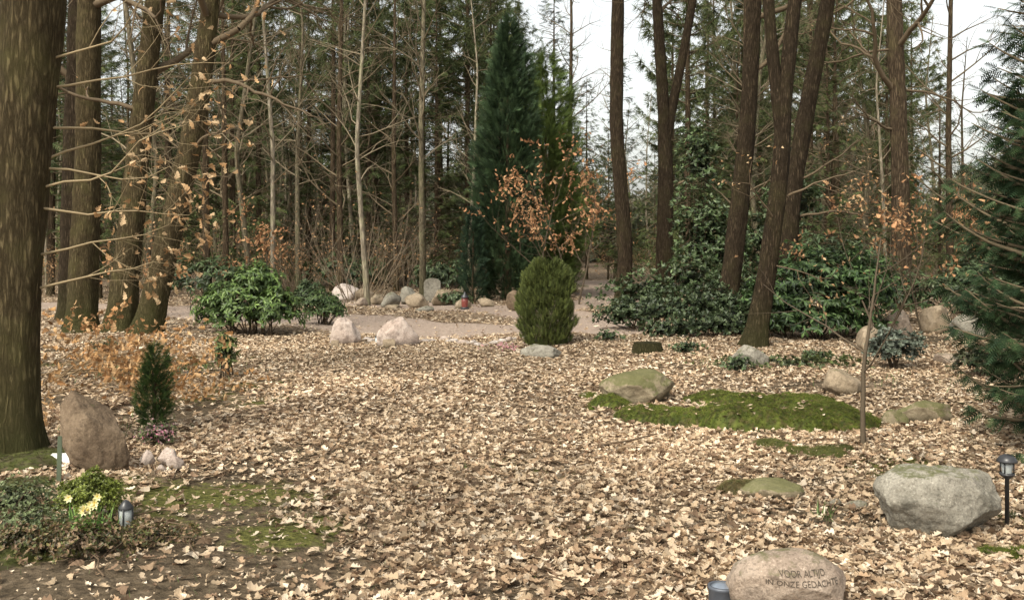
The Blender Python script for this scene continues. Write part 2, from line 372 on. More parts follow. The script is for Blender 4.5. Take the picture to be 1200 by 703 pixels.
# left oaks
T1x=[]
for (z,dx,dy,dz,L,lf) in [(2.05,1,-.15,.12,1.35,.45),(2.5,1,.1,.28,1.45,.2),(1.55,1,-.2,.0,.95,.4),(2.8,1,.15,.1,1.4,.25),(1.3,1,.1,.1,.9,.3),(2.25,1,.5,.35,1.4,.25),(3.0,.9,-.1,.4,1.2,.15),(1.9,1,-.4,-.05,1.1,.4),(2.2,1,.2,.0,1.0,.4)]:
    T1x.append(((-3.55,7.4,z),(dx,dy,dz),L,.011,(6,5,0),lf))
oak_tree([([(-3.78,7.4,-.1),(-3.77,7.4,.9),(-3.70,7.4,2.2),(-3.60,7.4,3.5),(-3.4,7.5,7),(-3.3,7.5,12)],[.21,.19,.2,.22,.17,.08])],M_oak,1,5,5,T1x,etw=(.27,.21,.125))
def stem(y,p,r): return ([(x,y,z) for x,z in p],r)
oak_tree([stem(19,[(-8.33,-.1),(-8.2,3.1),(-8.17,6.4),(-8,13)],[.33,.28,.25,.1])],M_oak,2,6,5,rs=.85)
oak_tree([stem(22,[(-9.9,-.1),(-9.8,4),(-9.7,7.2),(-9.5,13)],[.3,.26,.24,.1])],M_oakR,3,5,5,rs=.85)
oak_tree([stem(18.5,[(-7.39,-.1),(-7.15,2.24),(-6.94,4.33),(-6.7,6.3),(-6.2,12)],[.31,.25,.23,.2,.09])],M_oak,4,5,4.5,
  [((-7.0,18.4,4.2),(-1,-.2,.3),2.5,.05,(5,5,0),.2)],rs=.88)
oak_tree([stem(18,[(-6.72,-.1),(-6.25,1.91),(-5.81,3.79),(-5.58,5.5),(-5.45,6.6),(-5.3,12)],[.3,.25,.235,.2,.17,.08])],M_oak,5,6,5,
  [((-5.6,18,5.3),(1,-.1,.1),3.4,.07,(8,6,0),0),((-5.7,18,4.6),(1,-.3,.25),2.6,.05,(7,5,0),0),((-5.6,18,5.9),(1,.3,-.05),3.6,.06,(8,6,0),0),((-5.9,18,3.4),(.9,-.3,.3),1.6,.03,(5,5,0),.1)],rs=.85)
# right oaks
R_=.74
oak_tree([stem(25,[(2.78,-.1),(2.9,1.4),(2.65,4.6),(2.69,7.9),(2.9,13)],[.26,.24,.22,.2,.08])],M_oakR,6,5,7,rs=R_+.04)
oak_tree([stem(27,[(4.17,-.1),(4.22,3.7),(4.17,5.3),(3.98,8.4),(3.7,13)],[.32,.27,.22,.18,.08]),stem(27,[(4.22,4.6),(4.4,5.5),(4.72,7.0),(4.97,8.4),(5.6,13)],[.2,.18,.16,.15,.07])],M_oakR,7,5,7.5,
  [((4.3,27,3.2),(.8,-.3,.8),2,.05,(4,3,0),0)],rs=R_)
oak_tree([stem(20,[(4.31,-.1),(4.55,1.77),(4.79,4.03),(4.93,6.63),(5.1,12)],[.28,.25,.22,.19,.08])],M_oakR,8,5,6,
  [((4.9,20,5.2),(.9,-.1,.5),2,.05,(5,4,0),.05)],rs=R_+.03)
oak_tree([stem(16,[(3.93,-.1),(4.17,1.32),(4.38,2.85),(4.42,3.96),(4.61,5.63),(5,11)],[.22,.18,.17,.15,.13,.06]),stem(16,[(4.4,3.3),(4.28,4.3),(4.17,5.6),(4.0,10)],[.13,.12,.11,.05])],M_oakR,9,5,5.5,
  [((4.3,16,2.0),(-.8,-.2,.5),1.3,.02,(4,4,0),.4),((4.4,16,2.4),(.8,-.3,.2),1.5,.025,(5,4,0),.5),((4.1,16,1.3),(.7,-.4,.3),1.1,.015,(4,4,0),.5)],rs=.82)
oak_tree([stem(19,[(5.2,-.1),(5.41,2.6),(5.69,4.24),(6.02,5.9),(6.3,7.4),(7,12)],[.24,.2,.19,.17,.14,.06])],M_oakR,10,5,6,
  [((5.5,19,2.9),(.9,-.3,.4),1.6,.03,(5,4,0),.5),((5.5,19,2.2),(.9,-.3,.2),1.6,.03,(5,4,0),.5)],rs=.82)
oak_tree([stem(25,[(9.94,-.1),(9.87,3.55),(9.72,7.9),(9.6,14)],[.33,.28,.25,.1])],M_pine,11,6,4.8,
  [((9.8,25,4.6),(-1,-.3,.2),2.2,.04,(6,5,0),0),((9.8,25,5.6),(1,-.3,.1),2.6,.04,(6,5,0),0),((9.8,25,6.6),(-1,.2,.2),2.6,.04,(6,5,0),0)],name='pine_tree',rs=.75)

# ---------------------------------------------------------------- conifers
SG=[(.062,.085,.03),(.085,.11,.038),(.115,.135,.048),(.045,.06,.027)]
def conifer(name,H,Rr,cb,seed,cols=SG,ws=.42,nb=6,sp=.42,sprays=1.0,tr=.15,barkm=None,droop=.3,power=.8,seg=.28,mesh_only=True,tmpl=SPRAY,zlim=99):
    g=random.Random(seed); r=np.random.default_rng(seed); mb=MB(); segs=[]
    tube(mb,[(0,0,-.2),(g.gauss(0,.05),g.gauss(0,.05),H*.5),(0,0,H)],[tr,tr*.65,.015],10,0,(1,1,1),.4,.05,.2,seed)
    P=[];D=[];S=[]; z=cb*H
    while z<H*.99:
        t=(z-cb*H)/(H*(1-cb)); L0=Rr*(1-t)**power*(.45+.55*min(1,t*5+.3))
        for k in range(nb):
            if g.random()<.12: continue
            a=g.uniform(0,6.28); L=L0*g.uniform(.6,1.15)+.12; d=Vector((math.cos(a),math.sin(a),.25-droop*(1-t)*g.uniform(.6,1.6)))
            p=Vector((0,0,z+g.uniform(-.2,.2))); n=max(2,int(L/seg)); rr=.012+.018*L/Rr
            for i in range(n):
                p2=p+d.normalized()*(L/n); segs.append((p,p2,rr*(1-i/n)+.004,rr*(1-(i+1)/n)+.004)); p=p2; d.z+=.06+g.gauss(0,.05); d.x+=g.gauss(0,.08); d.y+=g.gauss(0,.08)
                if i/n>.12 or L<.5:
                    for s in range(max(1,int(round(2.4*sprays+g.random()-.5)))):
                        sd=Vector((d.x,d.y,0)).normalized(); perp=Vector((-sd.y,sd.x,0))*g.choice((-1,1))*g.uniform(.2,1.1)
                        P.append(p-d.normalized()*g.uniform(0,L/n)); D.append(sd*g.uniform(.3,1)+perp+Vector((0,0,g.uniform(-.75,.12)))); S.append(sp*g.uniform(.6,1.25))
            P.append(p); D.append(d); S.append(sp*.8)
        z+=ws*g.uniform(.8,1.2)
    n=len(P); P=np.array(P); D=np.array(D); Nn=nrm(r.normal(0,.35,(n,3))+Z)
    scatter(mb,tmpl,P,D,Nn,np.array(S),1,pal(n,cols,None,.25,r))
    prisms(mb,segs,2,(.14,.11,.07),3)
    return mb.mesh(name,[barkm or M_pine,M_needle,M_twig])
PG=[(.10,.125,.05),(.13,.15,.06),(.075,.095,.04)]
spr=[conifer('spruce_a',17,3.1,.08,1,sprays=.85,sp=.48,tmpl=SPRAYB),conifer('spruce_b',15,2.6,.14,2,sprays=.75,sp=.48,tmpl=SPRAYB),conifer('spruce_c',19,3.0,.3,3,sprays=.75,sp=.48,ws=.5,tmpl=SPRAYB)]
pin=[conifer('pine_a',16,2.8,.42,4,PG,.5,6,.44,.85,.13,droop=.0,power=.5,tmpl=TUFT),conifer('pine_b',18,2.5,.34,5,PG,.68,5,.44,.8,.12,droop=-.1,power=.5,tmpl=TUFT)]
def bare(name,H,seed,barkm,tr=.12,kids=(13,6,4),tw=(.22,.18,.12),leaf=0,bow=.3,low=.28):
    g=random.Random(seed); mb=MB(); segs=[];tips=[]
    P,r=tube(mb,[(0,0,-.2),(g.gauss(0,bow),g.gauss(0,bow),H*.35),(g.gauss(0,bow),g.gauss(0,bow),H*.7),(g.gauss(0,bow),0,H)],[tr,tr*.75,tr*.45,.015],12,0,(1,1,1),.3,.04,.3,seed)
    for c in range(kids[0]*2):
        t=low+(1-low)*(c+g.random())/(kids[0]*2); k=min(len(P)-2,int(t*len(P))); a=g.uniform(0,6.28)
        grow(g,Vector(P[k]),Vector((math.cos(a),math.sin(a),g.uniform(.3,1.1))),H*.16*g.uniform(.6,1.2)*(1.3-t),r[k]*.35+.006,0,2,segs,tips,(kids[1],kids[2],0),.13,.03,.8,.3,.4)
    prisms(mb,segs,1,tw,3)
    return mb.mesh(name,[barkm,M_twig,M_leaf])
bar=[bare('bare_a',13,1,M_grey,.1),bare('bare_b',15,2,M_grey,.11,(14,6,5)),bare('bare_c',12,3,M_birch,.08,(12,6,4),(.22,.18,.12)),bare('bare_d',14,4,M_pine,.11,(15,6,4),(.16,.125,.08),0,.2,.18)]
def thicket(name,H,seed,leaf=.25,n0=14,cols=((.34,.2,.1),(.42,.27,.15),(.24,.14,.07)),tw=(.2,.155,.1)):
    g=random.Random(seed); mb=MB(); segs=[];tips=[]
    for c in range(n0):
        a=g.uniform(0,6.28); rr=g.uniform(0,.7)
        grow(g,Vector((math.cos(a)*rr,math.sin(a)*rr,-.1)),Vector((math.cos(a)*.5,math.sin(a)*.5,1)),H*g.uniform(.5,1),.018,0,2,segs,tips,(6,4,0),.12,.02,.7,.25,.3)
    prisms(mb,segs,0,tw,3)
    T=[t for t in tips if g.random()<leaf]; n=len(T)
    if n: r_=np.random.default_rng(seed); scatter(mb,OAK2[1],np.array([t[0] for t in T]),rdir(n),rdir(n),r_.uniform(.07,.12,n),1,pal(n,cols,None,.25,r_))
    return mb.mesh(name,[M_twig,M_leaf])
GC=((.065,.09,.033),(.095,.125,.043),(.125,.13,.055))
thk=[thicket('thicket_a',3.2,1,.12),thicket('thicket_b',2.2,2,.35),thicket('thicket_c',4,3,.05,16,tw=(.21,.165,.115)),
     thicket('thicket_d',2.2,4,1,12,GC),thicket('thicket_e',3.0,5,.7,14,GC)]

forest=empty('distant_forest')
g=random.Random(42)
def place(kind,lst,n,y0,y1,s0,s1,name):
    pts=[]
    tries=0
    while len(pts)<n and tries<n*40:
        tries+=1; y=math.sqrt(g.uniform(y0*y0,y1*y1)); x=g.uniform(-1,1)*(.56*y+3); a=x/y
        gap=(.08<a<.16) or (a>.41)
        if kind=='tree' and gap and y>28 and g.random()<.7: continue
        if kind=='tree' and gap: sc=.45
        elif kind=='tree' and a>.05 and name=='spruce': sc=.68
        elif kind=='tree' and name=='spruce' and -.17<a<-.06: sc=.8
        else: sc=1
        if kind=='bare' and gap and g.random()<.5: continue
        if pdist(np.array([x]),np.array([y]),PATH2)[0]<1.8 and y<46: continue
        if any((x-q[0])**2+(y-q[1])**2<(1.5 if kind!='thk' else .8)**2 for q in pts): continue
        if kind!='thk' and .02*-1.5<a<.03 and y<45: continue
        pts.append((x,y)); s=g.uniform(s0,s1)*sc
        put(name,g.choice(lst),(x,y,gzf(x,y)-.05),forest,g.uniform(0,6.28),(s,s,s*g.uniform(.9,1.1)))
place('tree',spr,62,40,74,.7,1.05,'spruce')
place('tree',pin,38,38,68,.8,1.1,'pine')
place('bare',bar,64,30,58,.75,1.15,'bare_tree')
place('thk',thk,150,29,62,.7,1.25,'undergrowth')
# dense far tree mass
n=26000; r=np.random.default_rng(9); y=r.uniform(78,90,n); x=r.uniform(-70,70,n)
top=10+3.5*fnoise(x,x*0,.16,4)+3*fnoise(x,x*0,.6,8)-5*((x/y>.40))-4*((x/y>.08)&(x/y<.16)); z=r.random(n)**.8*np.maximum(top,4)+gz(x,y)
mb=MB(); scatter(mb,SPRAYB,np.stack([x,y,z],1),nrm(r.normal(size=(n,3))+[0,0,-.2]),rdir(n,r),r.uniform(1.2,2.4,n),0,pal(n,[(.085,.10,.06),(.12,.125,.08),(.15,.135,.095),(.065,.075,.05)],None,.2,r))  # spray colours lightened and greyed to paint in distance haze
mb.obj('tree_mass',[M_needle],parent=forest)

# individually visible mid trees
for (x,y,k,s,nmn,rz) in [(-7.3,30,2,1.1,'birch_tree',.3),(-7.4,34,0,1,'bare_tree',1),(-4.1,28,2,1.05,'birch_tree',2.4),(-1.7,37,2,1.0,'birch_tree',4),(-9.3,32,3,1,'larch_tree',1),(-9.0,29,3,1.05,'larch_tree',3),(-2.9,32,1,1.05,'bare_tree',5),(2.2,36,3,1.0,'larch_tree',2),(-6,38,2,1.2,'birch_tree',1.3),(-11,27,1,1,'bare_tree',.5),(6.8,29,3,1,'larch_tree',4.4),(8,31,0,1,'bare_tree',2.2),(12.5,28,3,1,'larch_tree',2),(-5.4,31,3,1,'larch_tree',2.7),(-8.3,31.5,0,1,'bare_tree',3)]:
    put(nmn,bar[k],(x,y,0),None,rz,s)
for (x,y,k,s,rz) in [(8.2,35,0,.62,1),(6.2,38,1,.7,2),(13.5,31,0,.42,3),(11.6,23,1,.34,5),(10.6,26.5,0,.33,2),(-5,47,2,.9,2),(1.8,42,1,.85,2),(-1,46,0,.9,4),(-12.5,36,1,1,4),(4.4,40,0,.55,4.5),(-8.5,41,0,.85,4.5),(-14.5,40,0,.9,.5),(-17,38,1,.9,2.5),
    (-5.6,38,1,.8,1),(-10.2,36,0,.8,3.3),(-3.0,39,0,.72,.7),(-15.5,33,1,.9,1.2),(-13,31,0,.55,2),(9.6,30,1,.55,.8),(7.6,33,1,.6,3.8),(15,27,0,.34,1),(12.8,24,1,.34,2)]:
    put('spruce_tree',spr[k],(x,y,0),None,rz,s)
for (x,y,k,s,rz) in [(5.9,33,0,.95,0),(10.3,34,1,.95,3),(-3.2,44,0,1.05,1),(-6.6,36,1,.95,2),(-9.8,38,0,1,4),(-1.9,41,1,1,3),(12.6,33,0,.7,1)]:
    put('pine_tree',pin[k],(x,y,0),None,rz,s)

# column cypress
def cypress(name,loc,H,R,seed,cols,n,ss,lumpy=.15,pw=.5,updir=(.1,1.3),tp=.9):
    r=np.random.default_rng(seed); mb=MB()
    tube(mb,[(0,0,-.1),(0,0,H*.8)],[R*.14,.02],8,0,(1,1,1),.5)
    t=r.random(n)**tp; a=r.uniform(0,6.28,n)
    prof=R*np.minimum(1,(1-t)*2.6)**pw*(.72+.28*np.minimum(1,t*5))
    lump=1+lumpy*(np.sin(3*a+t*9)+np.sin(5*a-t*17+2)+np.sin(2*a+t*31))*.6
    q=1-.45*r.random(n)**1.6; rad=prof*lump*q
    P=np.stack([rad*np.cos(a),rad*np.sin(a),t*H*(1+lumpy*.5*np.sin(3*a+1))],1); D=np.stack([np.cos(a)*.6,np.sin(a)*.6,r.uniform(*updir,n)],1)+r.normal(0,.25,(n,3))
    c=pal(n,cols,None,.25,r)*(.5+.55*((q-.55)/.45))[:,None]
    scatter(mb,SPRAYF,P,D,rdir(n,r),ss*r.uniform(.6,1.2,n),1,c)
    return mb.obj(name,[M_pine,M_needle],loc)
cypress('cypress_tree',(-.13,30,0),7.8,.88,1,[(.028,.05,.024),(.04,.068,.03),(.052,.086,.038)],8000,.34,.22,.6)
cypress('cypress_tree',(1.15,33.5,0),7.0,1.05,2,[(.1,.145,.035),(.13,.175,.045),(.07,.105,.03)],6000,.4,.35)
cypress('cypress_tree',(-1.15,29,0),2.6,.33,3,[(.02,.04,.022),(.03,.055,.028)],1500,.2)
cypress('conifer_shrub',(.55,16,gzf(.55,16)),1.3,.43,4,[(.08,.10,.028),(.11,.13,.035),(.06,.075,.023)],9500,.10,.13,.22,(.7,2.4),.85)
cypress('dwarf_conifer',(-3.13,8.6,gzf(-3.13,8.6)),.62,.115,5,[(.04,.07,.02),(.06,.095,.025)],1500,.075,.35)

# broadleaf bushes
def bush(name,loc,ells,n,seed,cols,ls=.12,whorl=7,tmpl=BROAD,stems=8,inner=.5,droop=.2,mat=None,zcut=0):
    r=np.random.default_rng(seed); mb=MB(); segs=[]; P=[];O=[];Q=[]
    vol=np.array([e[3]*e[4]*e[5] for e in ells])**.66; cnt=(n*vol/vol.sum()).astype(int)
    for e,c in zip(ells,cnt):
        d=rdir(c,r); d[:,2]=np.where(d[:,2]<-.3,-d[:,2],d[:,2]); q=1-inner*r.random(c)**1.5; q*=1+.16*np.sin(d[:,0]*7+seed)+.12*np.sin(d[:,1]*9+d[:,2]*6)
        P.append(np.array(e[:3])+d*q[:,None]*np.array(e[3:6])); O.append(d); Q.append(q)
        for s in range(stems): k=r.integers(0,c); segs.append((Vector((e[0]*.6+r.normal(0,.06),e[1]*.6+r.normal(0,.06),-.05)),Vector(P[-1][k]*.97),.014,.004))
    P=np.concatenate(P);O=np.concatenate(O);Q=np.concatenate(Q); k=P[:,2]>zcut; P=P[k];O=O[k];Q=Q[k]; n=len(P)
    for w in range(whorl):
        ax=nrm(O+np.array([0,0,.5])+r.normal(0,.3,(n,3))); u=nrm(np.cross(ax,rdir(n,r))); an=6.28*w/whorl
        v=np.cross(ax,u); D=u*math.cos(an)+v*math.sin(an)+ax*r.uniform(.0,.7,(n,1))-np.array([0,0,droop])
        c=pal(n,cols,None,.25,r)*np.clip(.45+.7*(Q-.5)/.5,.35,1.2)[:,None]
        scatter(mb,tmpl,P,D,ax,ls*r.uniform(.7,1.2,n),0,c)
    prisms(mb,segs,1,(.08,.06,.04),4)
    return mb.obj(name,[mat or M_green,M_twig],loc)
RG=[(.065,.11,.027),(.09,.145,.037),(.125,.185,.05),(.045,.075,.022)]
DG=[(.038,.062,.024),(.055,.086,.033),(.075,.11,.04),(.115,.145,.075)]
def at(x,y): return (x,y,gzf(x,y))
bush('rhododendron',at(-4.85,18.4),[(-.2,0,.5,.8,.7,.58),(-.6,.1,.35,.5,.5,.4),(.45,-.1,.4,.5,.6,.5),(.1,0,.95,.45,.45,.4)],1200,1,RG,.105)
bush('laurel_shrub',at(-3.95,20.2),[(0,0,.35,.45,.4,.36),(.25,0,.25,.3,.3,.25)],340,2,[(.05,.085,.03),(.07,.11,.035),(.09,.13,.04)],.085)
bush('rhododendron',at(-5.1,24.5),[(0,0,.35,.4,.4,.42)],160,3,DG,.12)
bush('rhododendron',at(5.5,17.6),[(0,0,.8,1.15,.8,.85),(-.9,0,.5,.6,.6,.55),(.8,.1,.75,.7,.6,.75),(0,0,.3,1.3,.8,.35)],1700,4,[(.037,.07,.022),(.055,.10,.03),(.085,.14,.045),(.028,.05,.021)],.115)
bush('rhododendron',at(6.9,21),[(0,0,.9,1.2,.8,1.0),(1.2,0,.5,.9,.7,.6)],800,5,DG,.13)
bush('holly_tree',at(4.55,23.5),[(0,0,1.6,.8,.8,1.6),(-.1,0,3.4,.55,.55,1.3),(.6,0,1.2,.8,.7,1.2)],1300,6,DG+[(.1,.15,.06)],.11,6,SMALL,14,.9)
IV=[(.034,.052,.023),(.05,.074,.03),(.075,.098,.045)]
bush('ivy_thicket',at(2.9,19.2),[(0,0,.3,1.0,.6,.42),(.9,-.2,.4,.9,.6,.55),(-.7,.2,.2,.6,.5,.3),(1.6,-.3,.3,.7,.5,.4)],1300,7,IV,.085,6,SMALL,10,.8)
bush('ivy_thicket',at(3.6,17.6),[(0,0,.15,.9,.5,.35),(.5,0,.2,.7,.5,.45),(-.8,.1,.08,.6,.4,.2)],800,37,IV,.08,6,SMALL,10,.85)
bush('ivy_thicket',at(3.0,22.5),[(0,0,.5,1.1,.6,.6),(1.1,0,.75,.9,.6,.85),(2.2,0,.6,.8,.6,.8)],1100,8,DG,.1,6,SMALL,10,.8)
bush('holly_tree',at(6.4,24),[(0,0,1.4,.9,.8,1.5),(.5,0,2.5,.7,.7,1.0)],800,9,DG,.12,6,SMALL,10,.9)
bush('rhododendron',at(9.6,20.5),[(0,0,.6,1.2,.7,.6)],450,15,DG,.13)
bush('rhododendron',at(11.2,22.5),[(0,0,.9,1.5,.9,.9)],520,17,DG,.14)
bush('grey_heather',at(5.1,13.1),[(0,0,.24,.42,.35,.28)],420,10,[(.11,.13,.1),(.15,.17,.13),(.08,.1,.07)],.055,7,SMALL,10,.7)
bush('heather',at(5.9,12.2),[(0,0,.16,.45,.35,.2)],300,16,[(.08,.09,.045),(.055,.055,.03)],.06,7,SMALL,10,.7)
bush('rhododendron',at(-2.3,33),[(0,0,.5,1.3,.7,.65)],300,11,DG,.15)
bush('rhododendron',at(-5.8,34),[(0,0,.6,1.5,.7,.7)],320,41,DG,.15)
bush('rhododendron',at(-8.6,28),[(0,0,.6,1.6,.7,.7)],260,12,DG,.16)
bush('laurel_shrub',at(-1.6,27.5),[(0,0,.15,.45,.35,.22)],140,13,DG,.09)
bush('boxwood_ball',at(-2.46,5.75),[(0,0,.13,.16,.155,.145)],2200,14,[(.14,.17,.028),(.18,.21,.04),(.1,.12,.025)],.016,6,SMALL,6,.5)
bush('heather',at(-3.0,5.9),[(0,0,.05,.36,.3,.13),(.3,-.4,.04,.25,.22,.09)],900,20,[(.14,.18,.075),(.19,.23,.11),(.1,.11,.05)],.022,6,SMALL,6,.9)
bush('heather',at(-2.2,5.12),[(0,0,.06,.3,.25,.12),(-.35,.1,.03,.3,.25,.1),(.25,.2,.02,.25,.2,.08)],1300,21,[(.12,.105,.035),(.19,.12,.07),(.08,.09,.03),(.23,.16,.09)],.022,6,SMALL,6,.9)
bush('fern_shrub',at(-3.5,12),[(0,0,.28,.14,.14,.28)],110,22,[(.09,.115,.03),(.12,.15,.045)],.08,6,BROAD,8,.9)
bush('heather',at(-2.85,7.9),[(0,0,.08,.16,.16,.1)],180,23,[(.11,.13,.055),(.11,.13,.055),(.2,.13,.12)],.03,6,SMALL,6,.9)
bush('groundcover_plant',at(3.15,5.7),[(0,0,.0,.4,.2,.05)],260,24,[(.09,.09,.03),(.07,.07,.025)],.025,6,SMALL,2,.8)
bush('groundcover_plant',at(-4.6,12.8),[(0,0,.0,1.0,.7,.12)],260,34,[(.09,.11,.035),(.11,.135,.045)],.06,6,SMALL,2,.8)
bush('groundcover_plant',at(3.6,13.2),[(0,0,.0,1.2,.5,.12)],260,35,[(.09,.11,.035),(.06,.08,.03)],.06,6,SMALL,2,.8)
for (x,y,s) in [(2.9,12.6,25),(2.55,14.4,26),(-6.2,15,27),(1.6,16.2,28),(4.3,13.9,29)]:
    bush('evergreen_seedling',at(x,y),[(0,0,.06,.24,.2,.12)],90,s,DG,.055,5,SMALL,6,.9)

# conifers at right edge
CG=[(.02,.04,.018),(.032,.058,.024),(.045,.075,.03)]
me=conifer('yew_tree',4.1,1.15,.0,33,CG,.095,10,.15,2.2,.045,None,.25,.5,.1); put('yew_tree',me,(4.6,7.9,0)); put('yew_tree',me,(7.7,13.5,0),None,2,1.12); put('yew_tree',me,(9.4,17,0),None,4,1.1)
# beech saplings with brown leaves
RC=((.38,.2,.1),(.45,.27,.14),(.28,.15,.075))
def sapling(x,y,H,seed,leaf,n0=1,r0=.02,kids=(9,5,0),col=RC,ls=.08,spread=.9,lean=(0,0),name='beech_sapling',zmin=.4):
    g=random.Random(seed); mb=MB(); segs=[];tips=[]
    for c in range(n0):
        grow(g,Vector((g.gauss(0,.1)*(n0>1),g.gauss(0,.1)*(n0>1),-.05)),Vector((lean[0]+g.gauss(0,.25)*(n0>1),lean[1]+g.gauss(0,.25)*(n0>1),1)),H*g.uniform(.8,1),r0,0,2,segs,tips,kids,.07,.03,spread,.2,.16)
    T=[t for t in tips if t[0].z>zmin*H and g.random()<leaf*(.15+1.5*max(0,math.sin(t[0].x*3.1+seed)*math.sin(t[0].z*2.7+seed*2)))]; n=len(T); r_=np.random.default_rng(seed)
    prisms(mb,segs,0,(.09,.07,.048),6)
    if n: 
        P=np.array([t[0] for t in T]); 
        w=r_.integers(0,5,n)
        for q in range(5): 
            k=w==q; scatter(mb,OAK[q],P[k],rdir(k.sum())+[0,0,-.6],rdir(k.sum()),r_.uniform(ls*.7,ls*1.3,k.sum()),1,pal(k.sum(),col,None,.2,r_))
    return mb.obj(name,[M_twig,M_leaf],at(x,y))
sapling(.7,26,4.2,1,1.0,1,.03,(14,7,0),ls=.12,zmin=.4,lean=(.25,0))
sapling(1.6,27,3.8,2,1.2,2,.03,(12,6,0),ls=.12,zmin=.35)
sapling(-7.6,29,2.4,3,.9,3,.03,(9,6,0),ls=.12,zmin=.2)
sapling(-9.5,26,2.2,44,.8,3,.03,(9,6,0),ls=.12,zmin=.2)
sapling(6.2,16.6,2.6,5,.7,2,.02,(9,6,0),ls=.08)
sapling(7.6,18.5,2.7,6,.6,2,.02,(9,6,0),ls=.09)
sapling(10.5,22,2.6,16,.7,3,.02,(9,6,0),ls=.11)
sapling(2.86,8.0,1.95,7,.9,1,.024,(8,5,0),ls=.06,lean=(.0,.0),name='oak_sapling',zmin=.78)
def arch(x,y,seed,n,H,ls,leaf,dirx=1):
    g=random.Random(seed); mb=MB(); segs=[];tips=[]
    for c in range(n): grow(g,Vector((g.gauss(0,.1),g.gauss(0,.1),g.uniform(0,.35))),Vector((dirx*g.uniform(.5,1),g.gauss(0,.4),g.uniform(.15,.5))),H*g.uniform(.7,1.1),.009,0,2,segs,tips,(7,5,0),.1,-.05,.6,.3,.12)
    prisms(mb,segs,0,(.2,.14,.08),4); T=[t for t in tips if g.random()<leaf]; n=len(T); r_=np.random.default_rng(seed); P=np.array([t[0] for t in T])
    w=r_.integers(0,5,n)
    for q in range(5): k=w==q; scatter(mb,OAK[q],P[k],rdir(k.sum())+[0,0,-.5],rdir(k.sum()),r_.uniform(ls*.7,ls*1.2,k.sum()),1,pal(k.sum(),((.43,.25,.11),(.48,.31,.16),(.33,.18,.08)),None,.2,r_))
    mb.obj('beech_shrub',[M_twig,M_leaf],at(x,y))
arch(-4.7,10,1,7,1.3,.08,.65); arch(-5.1,11.2,2,6,1.3,.08,.5); arch(-4.1,10.3,3,5,.9,.07,.5)

# ---------------------------------------------------------------- stones
def ico(s):
    import bmesh
    bm=bmesh.new(); bmesh.ops.create_icosphere(bm,subdivisions=s,radius=1); v=np.array([x.co[:] for x in bm.verts]); f=np.array([[a.index for a in q.verts] for q in bm.faces]); bm.free(); return v,f
ICO={4:ico(4),5:ico(5),6:ico(6)}
def rock(name,x,y,w,h,d,mat,seed,sink=.25,sub=5,rot=0,ncut=9,amp=.05,shape=None,tilt=0):
    v,f=ICO[sub]; v=v.copy(); r=np.random.default_rng(seed)
    for i in range(ncut):
        n=nrm(r.normal(size=3)); dd=r.uniform(.62,.9); q=v@n-dd; v-=n*np.maximum(q,0)[:,None]*.85
    off=Vector(r.uniform(0,50,3)); out=np.empty(len(v))
    for k,p in enumerate(v): 
        P=Vector(p); out[k]=noise.noise(P*1.5+off)*1.0+noise.noise(P*3.5+off)*.55+noise.noise(P*9+off)*.25+noise.noise(P*22+off)*.1
    v*=(1+amp*2*out)[:,None]
    if shape: v=shape(v)
    mn=v.min(0);mxx=v.max(0); v=(v-(mn+mxx)/2)/((mxx-mn)/2)
    H=h/(1-sink); v=v*np.array([w/2,d/2,H/2]); v[:,2]+=H/2-sink*H
    if tilt: c,s=math.cos(tilt),math.sin(tilt); v=np.stack([v[:,0]*c+v[:,2]*s,v[:,1],-v[:,0]*s+v[:,2]*c],1)
    mb=MB(); mb.add(v,f,0,(1,1,1),True); o=mb.obj(name,[mat],(x,y,gzf(x,y))); o.rotation_euler[2]=rot; return o
S_pink=stonemat('pink_granite',(.2,.15,.115),(.3,.235,.18),(.4,.33,.265),.35)
S_rose=stonemat('rose_granite',(.28,.21,.17),(.4,.32,.27),(.53,.45,.39),.15)
S_grey=stonemat('grey_granite',(.13,.12,.095),(.235,.215,.175),(.34,.32,.265),.4)
S_brown=stonemat('brown_stone',(.09,.062,.04),(.16,.115,.075),(.25,.185,.125),.2,.3)
S_moss=stonemat('mossy_stone',(.15,.12,.075),(.24,.195,.13),(.33,.28,.19),.85,.3)
S_tan=stonemat('tan_stone',(.19,.145,.10),(.28,.22,.15),(.37,.3,.22),.35,.3)
S_white=stonemat('pale_stone',(.38,.32,.28),(.52,.45,.4),(.63,.56,.51),0,.3)
def wedge(v):
    v=v.copy(); v[:,2]-=.35*(v[:,0]+.3)*(v[:,2]>-.2)*(v[:,2]+.2); v[:,0]-=.22*v[:,2]; return v
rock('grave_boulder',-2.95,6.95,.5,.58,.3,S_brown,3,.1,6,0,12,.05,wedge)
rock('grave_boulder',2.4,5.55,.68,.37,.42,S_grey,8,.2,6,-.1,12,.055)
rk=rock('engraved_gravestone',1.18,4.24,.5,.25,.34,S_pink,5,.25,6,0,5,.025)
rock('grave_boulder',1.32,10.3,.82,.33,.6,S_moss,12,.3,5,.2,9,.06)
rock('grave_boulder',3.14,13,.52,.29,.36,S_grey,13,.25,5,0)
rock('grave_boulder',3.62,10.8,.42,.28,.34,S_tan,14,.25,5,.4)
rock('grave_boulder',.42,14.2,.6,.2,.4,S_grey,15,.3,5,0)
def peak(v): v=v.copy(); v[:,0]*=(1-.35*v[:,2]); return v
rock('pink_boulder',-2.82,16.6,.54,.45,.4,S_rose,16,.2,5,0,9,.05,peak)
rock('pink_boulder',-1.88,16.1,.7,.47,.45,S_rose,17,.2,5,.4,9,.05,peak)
rock('pale_boulder',-5.15,30.5,.86,.52,.6,S_white,18,.15,4)
